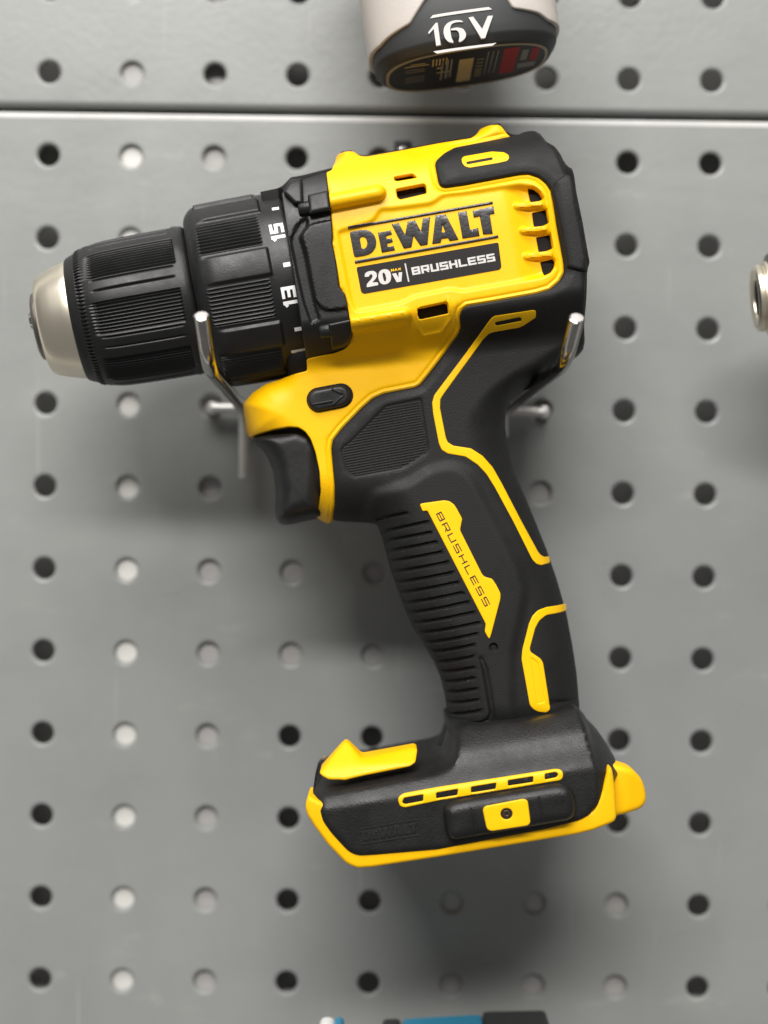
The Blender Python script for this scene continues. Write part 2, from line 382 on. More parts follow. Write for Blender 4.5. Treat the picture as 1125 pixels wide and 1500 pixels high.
# ------------------------------------------------------------------ setting: wall and perforated panels
wall = box('wall', -420, 420, -420, 420, -27, -16, M_WALL); wall['kind'] = 'structure'
PIT = 25.4
BOARD_ROT = Matrix.Rotation(R(.75), 4, 'Y') @ Matrix.Rotation(R(.7), 4, 'X')
def pegboard(name, label, x0, x1, z0, z1, org):
    """sheet metal tray panel with countersunk holes on a 25.4 mm grid and folded edges"""
    V, F = [], []
    N, ro, ri, th, dp = 28, 4.3, 3.3, 1.2, .75
    def add(p): V.append(p); return len(V)-1
    ci0, ci1 = math.ceil((x0-org[0])/PIT-.5+1e-6), math.floor((x1-org[0])/PIT+.5-1e-6)
    cj0, cj1 = math.ceil((z0-org[1])/PIT-.5+1e-6), math.floor((z1-org[1])/PIT+.5-1e-6)
    e = 2.0
    for i in range(ci0, ci1+1):
        for j in range(cj0, cj1+1):
            cx, cz = org[0]+i*PIT, org[1]+j*PIT
            a0, a1 = max(cx-PIT/2, x0+e), min(cx+PIT/2, x1-e); b0, b1 = max(cz-PIT/2, z0+e), min(cz+PIT/2, z1-e)
            if a1 <= a0 or b1 <= b0: continue
            if cx-ro < a0+.3 or cx+ro > a1-.3 or cz-ro < b0+.3 or cz+ro > b1-.3:
                F.append([add((a0, b0, 0)), add((a1, b0, 0)), add((a1, b1, 0)), add((a0, b1, 0))]); continue
            rows = [[] for _ in range(5)]
            for k in range(N):
                a = (k+.5)/N*2*math.pi; c, s = math.cos(a), math.sin(a)
                tx = ((a1-cx) if c > 0 else (a0-cx))/c if abs(c) > 1e-9 else 1e9
                tz = ((b1-cz) if s > 0 else (b0-cz))/s if abs(s) > 1e-9 else 1e9
                t = min(tx, tz)
                rows[0].append(add((cx+c*t, cz+s*t, 0)))
                for q, (rr, hh) in enumerate(((ro, 0), ((ro+ri)/2-.05, -.16), (ri, -dp), (ri, -th-.3))):
                    rows[q+1].append(add((cx+c*rr, cz+s*rr, hh)))
            for q in range(4):
                for k in range(N):
                    n = (k+1) % N; F.append([rows[q][k], rows[q][n], rows[q+1][n], rows[q+1][k]])
            for (sx, sz, X, Z) in ((1, 1, a1, b1), (-1, 1, a0, b1), (-1, -1, a0, b0), (1, -1, a1, b0)):
                ks = [k for k in range(N) if math.cos((k+.5)/N*2*math.pi)*sx > 0 and math.sin((k+.5)/N*2*math.pi)*sz > 0]
                best = min(range(N), key=lambda k: abs(math.atan2(math.sin((k+1)/N*2*math.pi-math.atan2(sz*abs(Z-cz), sx*abs(X-cx))), math.cos((k+1)/N*2*math.pi-math.atan2(sz*abs(Z-cz), sx*abs(X-cx))))))
                n = (best+1) % N; F.append([add((X, Z, 0)), rows[0][n], rows[0][best]])
    # folded edges: a quarter-round, then a flange going back
    prof = [(e*(1-math.sin(t)), -e*(1-math.cos(t))) for t in np.linspace(0, math.pi/2, 12)]+[(0, -14)]
    rings = []
    for (ins, hh) in prof:
        rings.append([add((x0+ins, z0+ins, hh)), add((x1-ins, z0+ins, hh)), add((x1-ins, z1-ins, hh)), add((x0+ins, z1-ins, hh))])
    for q in range(len(rings)-1):
        for k in range(4): n = (k+1) % 4; F.append([rings[q][k], rings[q+1][k], rings[q+1][n], rings[q][n]])
    Vn = np.array(V); Fx = []
    for f in F:
        if f[0:1] and len(f) >= 3:
            p = Vn[f]; nrm = sum(np.cross(p[k]-p[0], p[k+1]-p[0]) for k in range(1, len(f)-1))
            ctr = p.mean(0); Fx.append(f if True else f)
    o = link(name, Vn, Fx, M_BOARD, None, 14)
    bm = bmesh.new(); bm.from_mesh(o.data); bmesh.ops.remove_doubles(bm, verts=bm.verts, dist=2e-6)
    bmesh.ops.recalc_face_normals(bm, faces=bm.faces)
    # the open sheet must face the room
    flat = [f for f in bm.faces if abs(f.normal.y) > .99 and abs(f.calc_center_median().y) < 1e-5]
    if flat and sum(f.normal.y for f in flat) > 0: bmesh.ops.reverse_faces(bm, faces=bm.faces)
    bm.to_mesh(o.data); bm.free(); o.data.set_sharp_from_angle(angle=R(14))
    o.matrix_world = BOARD_ROT
    o['label'] = label; o['category'] = 'pegboard'; o['group'] = 'grey perforated panels'
    return o
ORG = (-2.8, 6.6)
ZS = 121.6                                              # the joint between the two panels
pb_low = pegboard('pegboard', 'grey perforated metal panel behind the yellow drill, below the dark joint', -240.0, 240, -220, ZS-.3, ORG)
pb_up = pegboard('pegboard', 'grey perforated metal panel above the dark joint, behind the 16 V battery', -240.0, 240, ZS+1.4, 250, ORG)
strip = box('edge_strip', -239, 239, ZS-2.2, ZS-.5, -.6, .10, mat('pale_edge_paint', (.60, .60, .58), .45, var=.12, vscale=40), None, bev=.3); strip.parent = pb_low  # paler strip along the top edge of the lower panel
def colx(i): return ORG[0]+i*PIT
def backing(name, x0, x1, z0, z1, m, parent, dep):
    o = box(name, x0, x1, z0, z1, -dep-2, -dep, m); o.parent = parent; return o
backing('backing_post', colx(-3)-9, colx(-3)+9, -200, 118, M_POST, pb_low, 1.8)
backing('backing_post', colx(-2)-9, colx(-2)+9, -200, 118, M_GPOST, pb_low, 2.2)
backing('backing_post', colx(-3)-9, colx(-3)+9, 125, 240, M_GPOST, pb_up, 1.8)
backing('backing_post', colx(-2)-9, colx(-2)+9, 125, 240, M_GPOST, pb_up, 6)
backing('backing_sheet', colx(-1)-6, colx(2)+8, -55, 20, M_GPOST, pb_low, 2.0)
backing('backing_sheet', colx(1)-8, colx(3)+8, -180, -100, M_GPOST, pb_low, 2.0)

# ------------------------------------------------------------------ the yellow drill: its surface
H0 = 54.0                                              # middle plane of the drill, mm in front of the board
ANG = R(10.5)
OX, OZ = px2mm((430, 414), H0)
SIL = rnd([(378, 290), (412, 283), (425, 265), (443, 262), (478, 251), (486, 249), (493, 228), (498, 224), (517, 221), (527, 228), (536, 229),
  (640, 210), (690, 202), (698, 197), (704, 188), (728, 182), (734, 184), (746, 199), (758, 199), (765, 195), (776, 193), (787, 196), (796, 203), (801, 213),
  (812, 223), (820, 239), (826, 256), (834, 260), (838, 272), (841, 300), (850, 345), (856, 380), (860, 401), (856, 412), (855, 455), (856, 500), (854, 512), (846, 522),
  (820, 539), (790, 557), (762, 573), (748, 586), (741, 600), (740, 625), (743, 650), (752, 688), (770, 730), (800, 804), (815, 848), (829, 897), (838, 945), (844, 985), (848, 1030),
  (850, 1080), (640, 1090), (657, 1055), (652, 1020), (645, 992), (635, 968), (620, 944), (605, 919), (593, 893), (582, 863), (572, 835), (565, 808), (559, 786), (552, 768),
  (540, 766), (500, 764), (480, 768), (463, 758), (440, 765), (418, 769), (405, 763), (403, 740), (404, 718), (399, 687), (390, 667), (380, 655), (367, 645),
  (362, 632), (358, 610), (356, 592), (370, 575), (390, 562), (417, 553)], 6)
SILM = dens(px2mm(SIL, H0), 1.2)
def uv(P):
    dx, dz = P[:, 0]-OX, P[:, 1]-OZ
    return dx*math.cos(ANG)+dz*math.sin(ANG), -dx*math.sin(ANG)+dz*math.cos(ANG)
def smax(a, b, k): h = np.clip(.5+.5*(a-b)/k, 0, 1); return b*(1-h)+a*h+k*h*(1-h)
def Dbase(P, grow=0.0):
    P = np.asarray(P, float); d = sdist(P, SILM)+grow
    u, v = uv(P)
    vc = v+5.0*np.clip(u/75, 0, 1.1)
    db = np.where(vc > 0, 27.0*(1-np.clip(np.abs(vc)/31.0, 0, 1)**3.4)**(1/2.2), 27.0-16.5*sstep((-vc-14.0)/16.0)-10.5*sstep((-vc-26)/6))
    dh = np.full(len(P), 14.8)
    wb = sstep((db-dh+4)/8)
    nose = sstep((px2mm((0, 640), H0)[1]*-1+P[:, 1])/18)      # 1 above the trigger
    rh = 12.5*(1-nose)+5.0*nose
    r = 4.5*wb+rh*(1-wb)
    t = 1-np.clip(d/r, 0, 1)
    return smax(db, dh, 3.0)*np.sqrt(np.clip(1-t*t, 0, 1))
def solve(px, hfun, lo=H0, hi=100.0):
    """the point of the drill's surface seen at each photo pixel"""
    px = np.asarray(px, float); a = np.full(len(px), lo-2.0); b = np.full(len(px), hi)
    for _ in range(16):
        m = (a+b)/2; hs = hfun(px2mm(px, m)); hi_ = m > hs; b = np.where(hi_, m, b); a = np.where(hi_, a, m)
    return px2mm(px, (a+b)/2)
hbase = lambda P: H0+Dbase(P)
B = lambda px: solve(px, hbase)                        # traced pixels -> mm on the bare body surface

# features of the yellow shell, in mm on the surface
PANEL = B(rnd([(492, 338), (545, 322), (556, 304), (572, 304), (632, 296), (648, 284), (684, 280), (762, 268), (786, 272), (799, 286), (806, 330), (815, 378), (812, 396), (797, 408), (760, 414), (676, 429), (662, 425), (606, 437), (590, 446), (520, 459), (512, 440)], 8))
PODS = [(B([(486, 296), (553, 283)]), 13.5/5.75, 3.6), (B([(518, 477), (592, 464)]), 12.5/5.75, 3.8)]
FINS = [B([(758, 300), (803, 297-1)]), B([(766, 336), (806, 333)]), B([(772, 374), (812, 370)])]
SHELF = B([(612, 452), (612, 480), (619, 493), (647, 487), (661, 466), (656, 440)])
VENTPX = [[(774, 273), (783, 274), (791, 280), (797, 290), (779, 295)], [(781, 309), (801, 304), (805, 326), (784, 331)], [(787, 345), (807, 341), (811, 363), (791, 367)],
          [(793, 381), (811, 377), (814, 381), (813, 390), (807, 399), (798, 403)], [(577, 259), (604, 254), (611, 260), (582, 265), (578, 264)],
          [(580, 277), (621, 269), (624, 272), (625, 283), (586, 292), (582, 289)], [(611, 451), (653, 442), (656, 445), (657, 459), (615, 468), (612, 463)]]
VENTS = [B(rnd(v, 2.0, 3)) for v in VENTPX]
YEDGE_PX = [(487, 762), (490, 738), (490, 712), (487, 680), (485, 657), (487, 645), (500, 628), (530, 597), (546, 583), (562, 576), (608, 567), (615, 563), (628, 547), (660, 505),
            (671, 490), (675, 479), (673, 464), (676, 454), (684, 448), (720, 442), (785, 430), (805, 424), (819, 412), (826, 399), (825, 384), (815, 330), (808, 282), (800, 269), (789, 260), (774, 255),
            (760, 256), (680, 271), (652, 275), (645, 273), (642, 267), (637, 241), (639, 235), (651, 224), (666, 216), (747, 200)]
YEDGE = B(np.array(YEDGE_PX, float))
U0 = uv(B([(742, 330)]))[0][0]; U1 = uv(B([(783, 330)]))[0][0]
def hyel(P, d=None):
    P = np.asarray(P, float); h = hbase(P)
    sp = sdist(P, PANEL); u, v = uv(P)
    ins = sstep((sp+.2)/1.3); h = h-.75*ins
    scoop = 1.9*sstep((u-U0)/(U1-U0))*sstep((sp-.2)/1.6)
    fin = np.zeros(len(P))
    for f in FINS: fin = np.maximum(fin, sstep((1.15-pldist(P, f))/.7))
    h = h-scoop*(1-fin)
    for (a, r, ht) in PODS:
        dd = segdist(P, a[:1], a[1:]); t = np.clip(dd/r, 0, 1); h = h+np.maximum(ht*np.sqrt(1-t*t), 0)*sstep((r*1.02-dd)/.5)*(1-.0)
    ye = pldist(P, YEDGE); h = h-.32*np.exp(-((ye-1.15)/.32)**2)
    h = h+.35*np.exp(-(pldist(P, SHELF)/.45)**2)
    return h
drill = thing('power_drill', 'yellow and black cordless drill without battery, hanging from two wire prongs', 'drill', (.01, -H0*.001, -.09))

# yellow housing
def mmcap(a, b, r, n=14):
    d = (b-a)/np.linalg.norm(b-a); t0 = math.atan2(d[1], d[0]); out = []
    for c, t1 in ((b, t0-math.pi/2), (a, t0+math.pi/2)):
        for k in range(n+1): t = t1+math.pi*k/n; out.append(c+r*np.array([math.cos(t), math.sin(t)]))
    return np.array(out)
_t = YEDGE[21]-YEDGE[20]; _n = np.array([-_t[1], _t[0]])/np.linalg.norm(_t)
_sg = 1 if sdist((YEDGE[20:21]+YEDGE[21:22])/2+_n*.8, B(np.array(YEDGE_PX+[(560, 300), (450, 500)], float)))[0] > 0 else -1
YOFF = tuple(_sg*o for o in (.45, .75, .95, 1.15, 1.35, 1.55, 1.9))
FINZ = B([(742, 265), (812, 262), (822, 405), (750, 415)])
YTOP_PX = [(478, 252), (486, 249), (493, 228), (498, 224), (517, 221), (527, 228), (536, 229), (640, 210), (690, 202), (698, 197), (704, 188), (728, 182), (734, 184), (746, 199)]
YSEAM_PX = [(450, 543), (449, 526), (460, 523), (490, 517), (505, 511), (513, 503), (516, 490), (513, 470), (509, 445), (505, 430), (498, 421), (495, 400), (490, 370), (487, 357), (488, 345), (484, 300), (480, 270)]
YNOSE_PX = [(480, 768), (463, 758), (467, 744), (470, 720), (468, 690), (462, 662), (455, 643), (447, 632), (437, 626), (424, 625), (400, 629), (372, 638), (365, 641), (361, 632), (358, 610), (356, 592), (370, 575), (390, 562), (420, 552)]
ypoly = rnd(YTOP_PX+YEDGE_PX[::-1]+YNOSE_PX+YSEAM_PX, 3, 3)
YP = B(ypoly)
holes = VENTS
relief('housing', [YP], hyel, M_YEL, drill, holes=holes, res=.75, bevel=.35, mirror=H0,
       fine=[(FINZ, .36)], rows=[(PANEL, (-.5, -.2, .05, .3, .6, .9, 1.2), True, .7), (YEDGE, YOFF, False, .6), (SHELF, (-.7, -.4, -.2, 0, .2, .4, .7), False, .5)]
       +[(mmcap(a[0], a[1], r), (-.25, .04, .3, .6, 1.0), True, .45) for a, r, _ in PODS])
# dark inner frame
def shrink(poly, f):
    l = np.asarray(poly); t = np.roll(l, -1, 0)-np.roll(l, 1, 0); t /= np.linalg.norm(t, axis=1)[:, None]; n = np.stack([-t[:, 1], t[:, 0]], 1)
    q = l+n*f
    if (sdist(q, l) > 0).mean() < .5: q = l-n*f
    return q[sdist(q, l) > abs(f)*.8]
relief('inner_frame', [shrink(SILM, 1.6)], lambda P, d: H0+np.minimum(np.maximum(Dbase(P)-3.2, .3), np.where(uv(P)[0] < 1.5, 14.0, 99.0)), M_CORE, drill, res=2.0, mirror=H0)

# ------------------------------------------------------------------ rubber grip
RIBS_R = [(594, 752), (624, 765), (631, 780), (638, 794), (645, 809), (653, 824), (661, 839), (669, 853), (676, 868), (683, 882), (691, 897), (699, 912), (696, 928), (692, 944), (691, 961), (692, 977), (693, 992), (696, 1008), (698, 1024), (701, 1040)]
RIBS_L = [(553, 760), (557, 779), (556, 793), (560, 808), (565, 822), (570, 837), (575, 852), (580, 867), (586, 882), (592, 896), (600, 910), (609, 925), (617, 939), (626, 953), (634, 967), (640, 981), (646, 996), (650, 1011), (653, 1026), (655, 1042)]
RIBS = [B([a, b]) for a, b in zip(RIBS_L, RIBS_R)]
SWELL = B(rnd([(545, 722), (582, 713), (604, 704), (622, 691), (642, 683), (664, 681), (684, 691), (699, 711), (716, 747), (747, 803), (766, 842), (769, 868), (761, 910), (750, 960), (750, 1030), (758, 1090), (560, 1100), (500, 900)], 10))
SCREWHOLE = B([(722, 947)])[0]
LOOPS = [B([(703, 963), (707, 985), (712, 1015), (717, 1044), (714, 1053), (704, 1056), (684, 1058), (660, 1061)]), B([(705, 963), (713, 980), (719, 1012), (724, 1050)])]
GROOVE2 = B([(806, 1030), (847, 1022)])
LINESPX = [(498, 660), (504, 652), (513, 646), (565, 594), (617, 583), (628, 656), (626, 664), (600, 681), (592, 686), (518, 700), (507, 690)]
LINES = B(rnd(LINESPX, 4))
PADB = B(rnd([(640, 582), (700, 500), (745, 486), (820, 500), (740, 600), (745, 660), (770, 730), (795, 800), (780, 800), (735, 700), (715, 675), (690, 655), (660, 650), (652, 640)], 6))
def hrub(P, d=None):
    P = np.asarray(P, float); h = H0+Dbase(P, .0)+.9
    h = h+.85*np.clip(pldist(P, YEDGE)/2.3, 0, 1)-.3
    h = h+1.0*sstep((sdist(P, SWELL)+1.6)/3.2)
    g = np.zeros(len(P))
    for r in RIBS:
        dd = segdist(P, r[:1], r[1:]); g = np.maximum(g, np.exp(-(dd/.42)**4))
    h = h-.95*g
    ds = np.hypot(P[:, 0]-SCREWHOLE[0], P[:, 1]-SCREWHOLE[1]); h = h-1.0*sstep((1.25-ds)/.5)
    h = h-.55*np.exp(-(pldist(P, LOOPS[0])/.30)**2)-.4*np.exp(-(pldist(P, LOOPS[1])/.30)**2)
    h = h-.6*np.exp(-(pldist(P, GROOVE2)/.45)**2)
    h = h-.35*sstep((sdist(P, LINES)+.3)/.7)
    return h
RSIL_PX = [(746, 199), (758, 199), (765, 195), (776, 193), (787, 196), (796, 203), (801, 213), (812, 223), (820, 239), (826, 256), (834, 260), (838, 272), (841, 300), (850, 345), (856, 380), (860, 401), (856, 412), (855, 455), (856, 500), (854, 512), (846, 522),
  (820, 539), (790, 557), (762, 573), (748, 586), (741, 600), (740, 625), (743, 650), (752, 688), (770, 730), (800, 804), (815, 848), (829, 897), (838, 945), (844, 985), (848, 1030),
  (850, 1080), (640, 1090), (657, 1055), (652, 1020), (645, 992), (635, 968), (620, 944), (605, 919), (593, 893), (582, 863), (572, 835), (565, 808), (559, 786), (552, 768), (540, 766), (500, 764)]
rpoly = rnd(YEDGE_PX+RSIL_PX, 3.5, 3)
RP = B(rpoly)
relief('grip', [RP], hrub, M_RUB, drill, res=.8, bevel=.7, mirror=H0,
       rows=[(r, (-.62, -.5, -.42, -.34, -.2, 0, .2, .34, .42, .5, .62), False, .7) for r in RIBS]+[(l, (-.6, -.36, -.2, 0, .2, .36, .6), False, .5) for l in LOOPS]
       +[(mmcap(SCREWHOLE-[.01, 0], SCREWHOLE+[.01, 0], 1.0, 10), (-.5, -.28, -.1, .1, .28, .6), True, .3), (LINES, (-.35, -.1, .15, .4, .7), True, .6)])
# fine grip lines
def ridges():
    polys = []
    a = B([(505, 700)])[0]; e = np.array([math.cos(R(10.2)), math.sin(R(10.2))]); n = np.array([-e[1], e[0]])
    zp = LINES; pr = zp@n; lo, hi = pr.min(), pr.max(); V, F = [], []
    ins = shrink(dens(zp, .5), .4)
    for k in range(25):
        c = lo+.55+(hi-lo-.9)*k/24
        ss = np.linspace((zp@e).min()-1, (zp@e).max()+1, 160); L = ss[:, None]*e+c*n
        ok = L[pip(L, ins)]
        if len(ok) < 4: continue
        st = ok[::3]; hb = hrub(st); o = len(V)
        for p, h in zip(st, hb):
            V += [(*(p-n*.26), h-.05), (*(p+n*.0), h+.34), (*(p+n*.26), h-.05)]
        for i in range(len(st)-1):
            q = o+3*i; F += [[q, q+3, q+4, q+1], [q+1, q+4, q+5, q+2]]
        F += [[o, o+1, o+2], [o+3*len(st)-1, o+3*len(st)-2, o+3*len(st)-3]]
    o = link('grip_ridge', V, F, M_RIDGE, drill, 50); o['kind'] = 'stuff'
ridges()
# rear cap
capp = B(rnd([(806, 279), (812, 268), (828, 257), (835, 260), (839, 272), (842, 300), (851, 345), (857, 380), (860, 400), (846, 398), (829, 393), (827, 378), (817, 326)], 3))
relief('rear_cap', [capp], lambda P, d: hrub(P)+1.0, M_RUB, drill, res=.9, bevel=.9, bottom=lambda P: np.full(len(P), H0-8))
# knob on top of the rear end
kn = px2mm((783, 214), H0+11)
revolve('bumper', (kn[0], kn[1], H0+11), (0, 0, 1), [(4.1*math.sin(t), max(4.1*math.cos(t), .25)) for t in np.linspace(-1.5, 1.5, 13)], M_PLA, drill, 36)
kn2 = solve([(848, 514)], hbase)[0]
revolve('bumper', (kn2[0]-1.0, kn2[1], H0+4), (0, 0, 1), [(-12, 2.6), (-11, 3.2), (0, 3.3), (2.5, 2.4), (3.3, 1.0)], M_PLA, drill, 28)

# yellow accents in the rubber
def accent(name, px, holes=(), up=.22, rr=2.0, hf=hrub, m=M_YELS, res=.9, bev=.22, parent=drill):
    hp = lambda P: hf(P)
    return relief(name, [solve(rnd(px, rr, 3), hp)], lambda P, d: hf(P)+up, m, parent, holes=[solve(rnd(h, 1.5, 2), hp) for h in holes], res=res, bevel=bev, bottom=lambda P: hf(P)-1.2)
accent('accent_window', [(676, 232), (680, 229), (720, 222), (738, 223), (745, 227), (746, 232), (743, 236), (730, 239), (688, 246), (681, 244), (677, 239)], [[(683, 237.5), (721, 230.5), (722, 234), (684, 241)]])
accent('accent_stripe', [(720, 466), (724, 463), (782, 454), (785, 455.5), (785, 465), (767, 477), (760, 480), (723, 486.5), (716, 489), (708, 497), (650, 577), (645, 585), (644.5, 598), (653, 641), (656, 648), (664, 653), (690, 657), (707, 668), (722, 685), (735, 708), (763, 762), (788, 808), (792, 813), (797, 816), (804.5, 815),
   (806, 824), (793, 828), (786, 826), (780, 820), (752, 764), (725, 714), (713, 695), (700, 681), (682, 669), (656, 664.5), (647, 659), (643, 650), (634.5, 606), (633, 590), (636, 579), (716, 471)], [[(725, 472), (761, 464.5), (764, 466), (764, 470), (728, 477), (725.5, 476)]])
accent('accent_stripe', [(828.5, 884), (800, 889.5), (788, 894), (780, 902), (775, 913), (765, 952), (764, 966), (772, 1010), (776, 1033), (781, 1039), (789, 1043), (801, 1044), (806, 1039), (805, 1032), (795.5, 971), (792, 965), (777, 955), (776, 950), (784, 920), (790, 909), (800, 901), (829.5, 894.5)],
   [[(777.5, 963), (788, 970.5), (798, 1028), (787, 1031)]], rr=3)
accent('accent_inlay', [(776.8, 962), (788.7, 969.8), (798.7, 1028.7), (786.3, 1031.8)], up=.06, bev=.08)
BADGE = [(615, 739), (618, 737.5), (650, 733), (658, 734), (665, 739), (669, 745), (677, 760), (674.5, 773), (674, 777), (706, 841), (710, 845), (721, 848), (727, 857), (733, 869), (733, 877), (720, 927), (717, 936), (715, 934), (710, 925), (711.5, 914), (626, 748), (619, 749)]
badge = accent('badge', BADGE, up=.35)
xd = np.array([72.5, 137.0]); xd /= np.linalg.norm(xd); ydn = np.array([xd[1], -xd[0]])
q = stroke_text('BRUSHLESS', (638.2, 753), xd, ydn*9.0, 13.2, 17.6, 1.55, 2.0)
relief('badge_lettering', [solve(z, hrub) for z in q], lambda P, d: hrub(P)+.37, M_INK, badge, res=3, bottom=lambda P: hrub(P)+.1, step=1.5)

# ------------------------------------------------------------------ side lettering
c1 = lambda *p: [(505+x/9.375, 300+y/9.375) for x, y in p]
c2 = lambda *p: [(615+x/9.375, 290+y/9.375) for x, y in p]
LET = [rnd(c1((65, 375), (250, 342), (335, 352), (402, 405), (437, 500), (425, 590), (370, 660), (290, 695), (130, 720)), 4),
  c1((455, 385), (632, 352), (648, 405), (568, 428), (575, 470), (648, 460), (660, 510), (583, 530), (590, 577), (672, 565), (690, 622), (508, 655)),
  c1((645, 270), (740, 250), (828, 410), (862, 235), (965, 213), (1045, 365), (1072, 190))+c2((140, 266), (105, 638))+c1((1040, 562), (945, 425), (915, 582), (812, 600)),
  c2((215, 240), (355, 228), (530, 570), (410, 590), (385, 548), (300, 560), (285, 615), (170, 630)),
  c2((522, 202), (642, 182), (690, 440), (800, 412), (820, 520), (585, 555)),
  c2((725, 178), (1010, 115), (1025, 215), (960, 225), (1000, 490), (868, 500), (820, 250), (740, 268))]
LHOLE = [rnd(c1((205, 450), (255, 432), (295, 460), (312, 520), (300, 580), (265, 607), (230, 600)), 3), c2((310, 365), (350, 468), (300, 475))]
RULES = [[(509.5, 331.5), (721.5, 295), (722, 298.5), (510, 335.5)], [(519.5, 382), (729.5, 344.5), (730, 348), (520, 386)]]
Y = lambda px: solve(px, hyel)
relief('side_lettering', [Y(l) for l in LET], lambda P, d: hyel(P)+.28, M_INK, drill, holes=[Y(l) for l in LHOLE], res=1.2, bevel=.07, bottom=lambda P: hyel(P)-.2, step=.7)
relief('side_rule', [Y(l) for l in RULES], lambda P, d: hyel(P)+.45, M_INK, drill, res=1.2, bevel=.22, bottom=lambda P: hyel(P)-.2, step=.8)
plate = relief('rating_plate', [Y(rnd([(522, 391.5), (730, 355), (734.5, 391), (732, 395), (533, 430.5), (529, 428)], 3))], lambda P, d: hyel(P)+.12, M_PLATE, drill, res=1.2, bottom=lambda P: hyel(P)-.2)
c3 = lambda *p: [(515+x/9.375, 375+y/9.375) for x, y in p]
TW = [rnd(c3((178, 290), (185, 240), (225, 212), (300, 203), (342, 230), (350, 275), (330, 315), (280, 365), (362, 360), (370, 400), (205, 432), (210, 385), (270, 320), (290, 285), (285, 255), (262, 250), (245, 265), (240, 283)), 2),
      rnd(c3((365, 260), (385, 205), (440, 180), (500, 185), (535, 225), (545, 290), (535, 345), (500, 380), (440, 395), (395, 375), (370, 320)), 3),
      c3((555, 245), (610, 235), (645, 300), (645, 228), (695, 222), (685, 350), (620, 362)), c3((726, 106), (744, 102), (794, 352), (776, 356))]
zero = rnd(c3((423, 240), (440, 225), (460, 245), (478, 310), (472, 345), (455, 352), (440, 330), (428, 280)), 2)
top_pl = lambda P, d=None: hyel(P)+.16
relief('plate_lettering', [Y(l) for l in TW]+[Y(z) for z in stroke_text('BRUSHLESS', (604.3, 403.3), np.array([122.7, -21.1])/124.5, np.array([-2.2, -11.3]), 12.2, 13.9, 2.6, 3.3)], top_pl, M_WHT, plate, holes=[Y(zero)], res=3, bottom=lambda P: hyel(P)+.05, step=1.5)
relief('plate_lettering', [Y(z) for z in stroke_text('MAX', (573.0, 398.3), (.985, -.17), np.array([-.6, -3.9]), 4.6, 5.2, 1.0, 1.2)], top_pl, M_YELS, plate, res=3, bottom=lambda P: hyel(P)+.05, step=1.5)

# ------------------------------------------------------------------ gear case between the housing and the clutch
GP = B(rnd([(412, 283), (425, 265), (443, 262), (479, 251)]+YSEAM_PX[::-1][:-1]+[(449, 527), (440, 470), (424, 370)], 1.5, 2))
GPAN = B(rnd([(440, 346), (452, 329), (466, 325), (492, 320), (498, 420), (512, 432), (512, 452), (482, 456), (470, 452), (461, 440), (455, 410), (448, 370)], 5))
GREC = B(rnd([(424, 350), (433, 330), (440, 322), (450, 316), (452, 327), (440, 346), (447, 370), (455, 410), (462, 445), (470, 468), (455, 475), (443, 440), (434, 400)], 4))
def hgear(P, d=None):
    h = hbase(P)-.6
    h = h+1.1*sstep((sdist(P, GPAN)+.2)/.8)-.9*sstep((sdist(P, GREC)+.2)/.8)
    return h
relief('gear_case', [GP], hgear, M_PLA, drill, res=.38, bevel=.4, mirror=H0)
for px, up in (([(451, 287), (482, 280), (486, 309), (453, 316)], 2.2), ([(481, 476), (514, 469), (517, 491), (513, 503), (505, 509), (486, 513)], 2.4), ([(415, 283), (425, 264), (443, 262), (445, 300), (432, 300)], 1.6)):
    relief('boss', [B(rnd(px, 2.5, 3))], lambda P, d, up=up: hbase(P)+up, M_PLA, drill, res=.8, bevel=1.0, bottom=lambda P: hbase(P)-3)
for (x, y) in ((447, 305), (478, 484)):
    c = B([(x, y)])[0]; hh = hbase(np.array([c]))[0]
    revolve('screw_head', (c[0]-.8, c[1]-.2, hh-.2), (math.cos(ANG), math.sin(ANG), 0), [(-1.0, .6), (-.9, 1.4), (-.3, 1.75), (2.4, 1.8)], M_PLA, drill, 24)

# ------------------------------------------------------------------ clutch ring, chuck
PSI = R(4.0)
AX = np.array([-math.cos(ANG)*math.cos(PSI), -math.sin(ANG)*math.cos(PSI), math.sin(PSI)])
AO = np.array([OX, OZ, H0])
def dang(th, c, n=8):
    p = 2*math.pi/n; return (th-c+p/2) % p-p/2
def clutch_mod(a, th):
    d = np.abs(dang(th, R(6))); g = np.zeros_like(th)
    ina = sstep((a-5.6)/.7)*sstep((23.4-a)/3.2)
    pad = sstep((R(9.4)-d)/R(2.4))
    g = g+.78*pad*ina
    ain = sstep((a-6.8)/.25)*sstep((23.1-a)/.25)
    kn = ain*sstep((d-R(10.5))/R(.8)); g = g+kn*(.18+.26*np.cos(th*152))
    return g
prof = [(-3.0, 21), (-1.2, 23.9), (-.02, 24.2), (.0, 24.5), (.25, 24.6), (.8, 24.62), (5.0, 24.55), (5.5, 24.5), (5.7, 24.5), (5.9, 24.5), (6.1, 24.5), (6.3, 24.5), (6.6, 24.5), (6.8, 24.5), (7.05, 24.5), (7.4, 24.5), (10, 24.45), (14, 24.4), (18, 24.3), (19, 24.3), (20, 24.25), (21, 24.25), (22, 24.2), (22.6, 24.2), (22.85, 24.15), (23.1, 24.1), (23.7, 23.9), (24.5, 23.4), (25.3, 22.6), (26.0, 21.6), (26.3, 20.6), (26.4, 19), (26.4, 16)]
clutch = revolve('clutch_ring', AO, AX, prof, M_PLA, drill, 1216, clutch_mod, angle=60)
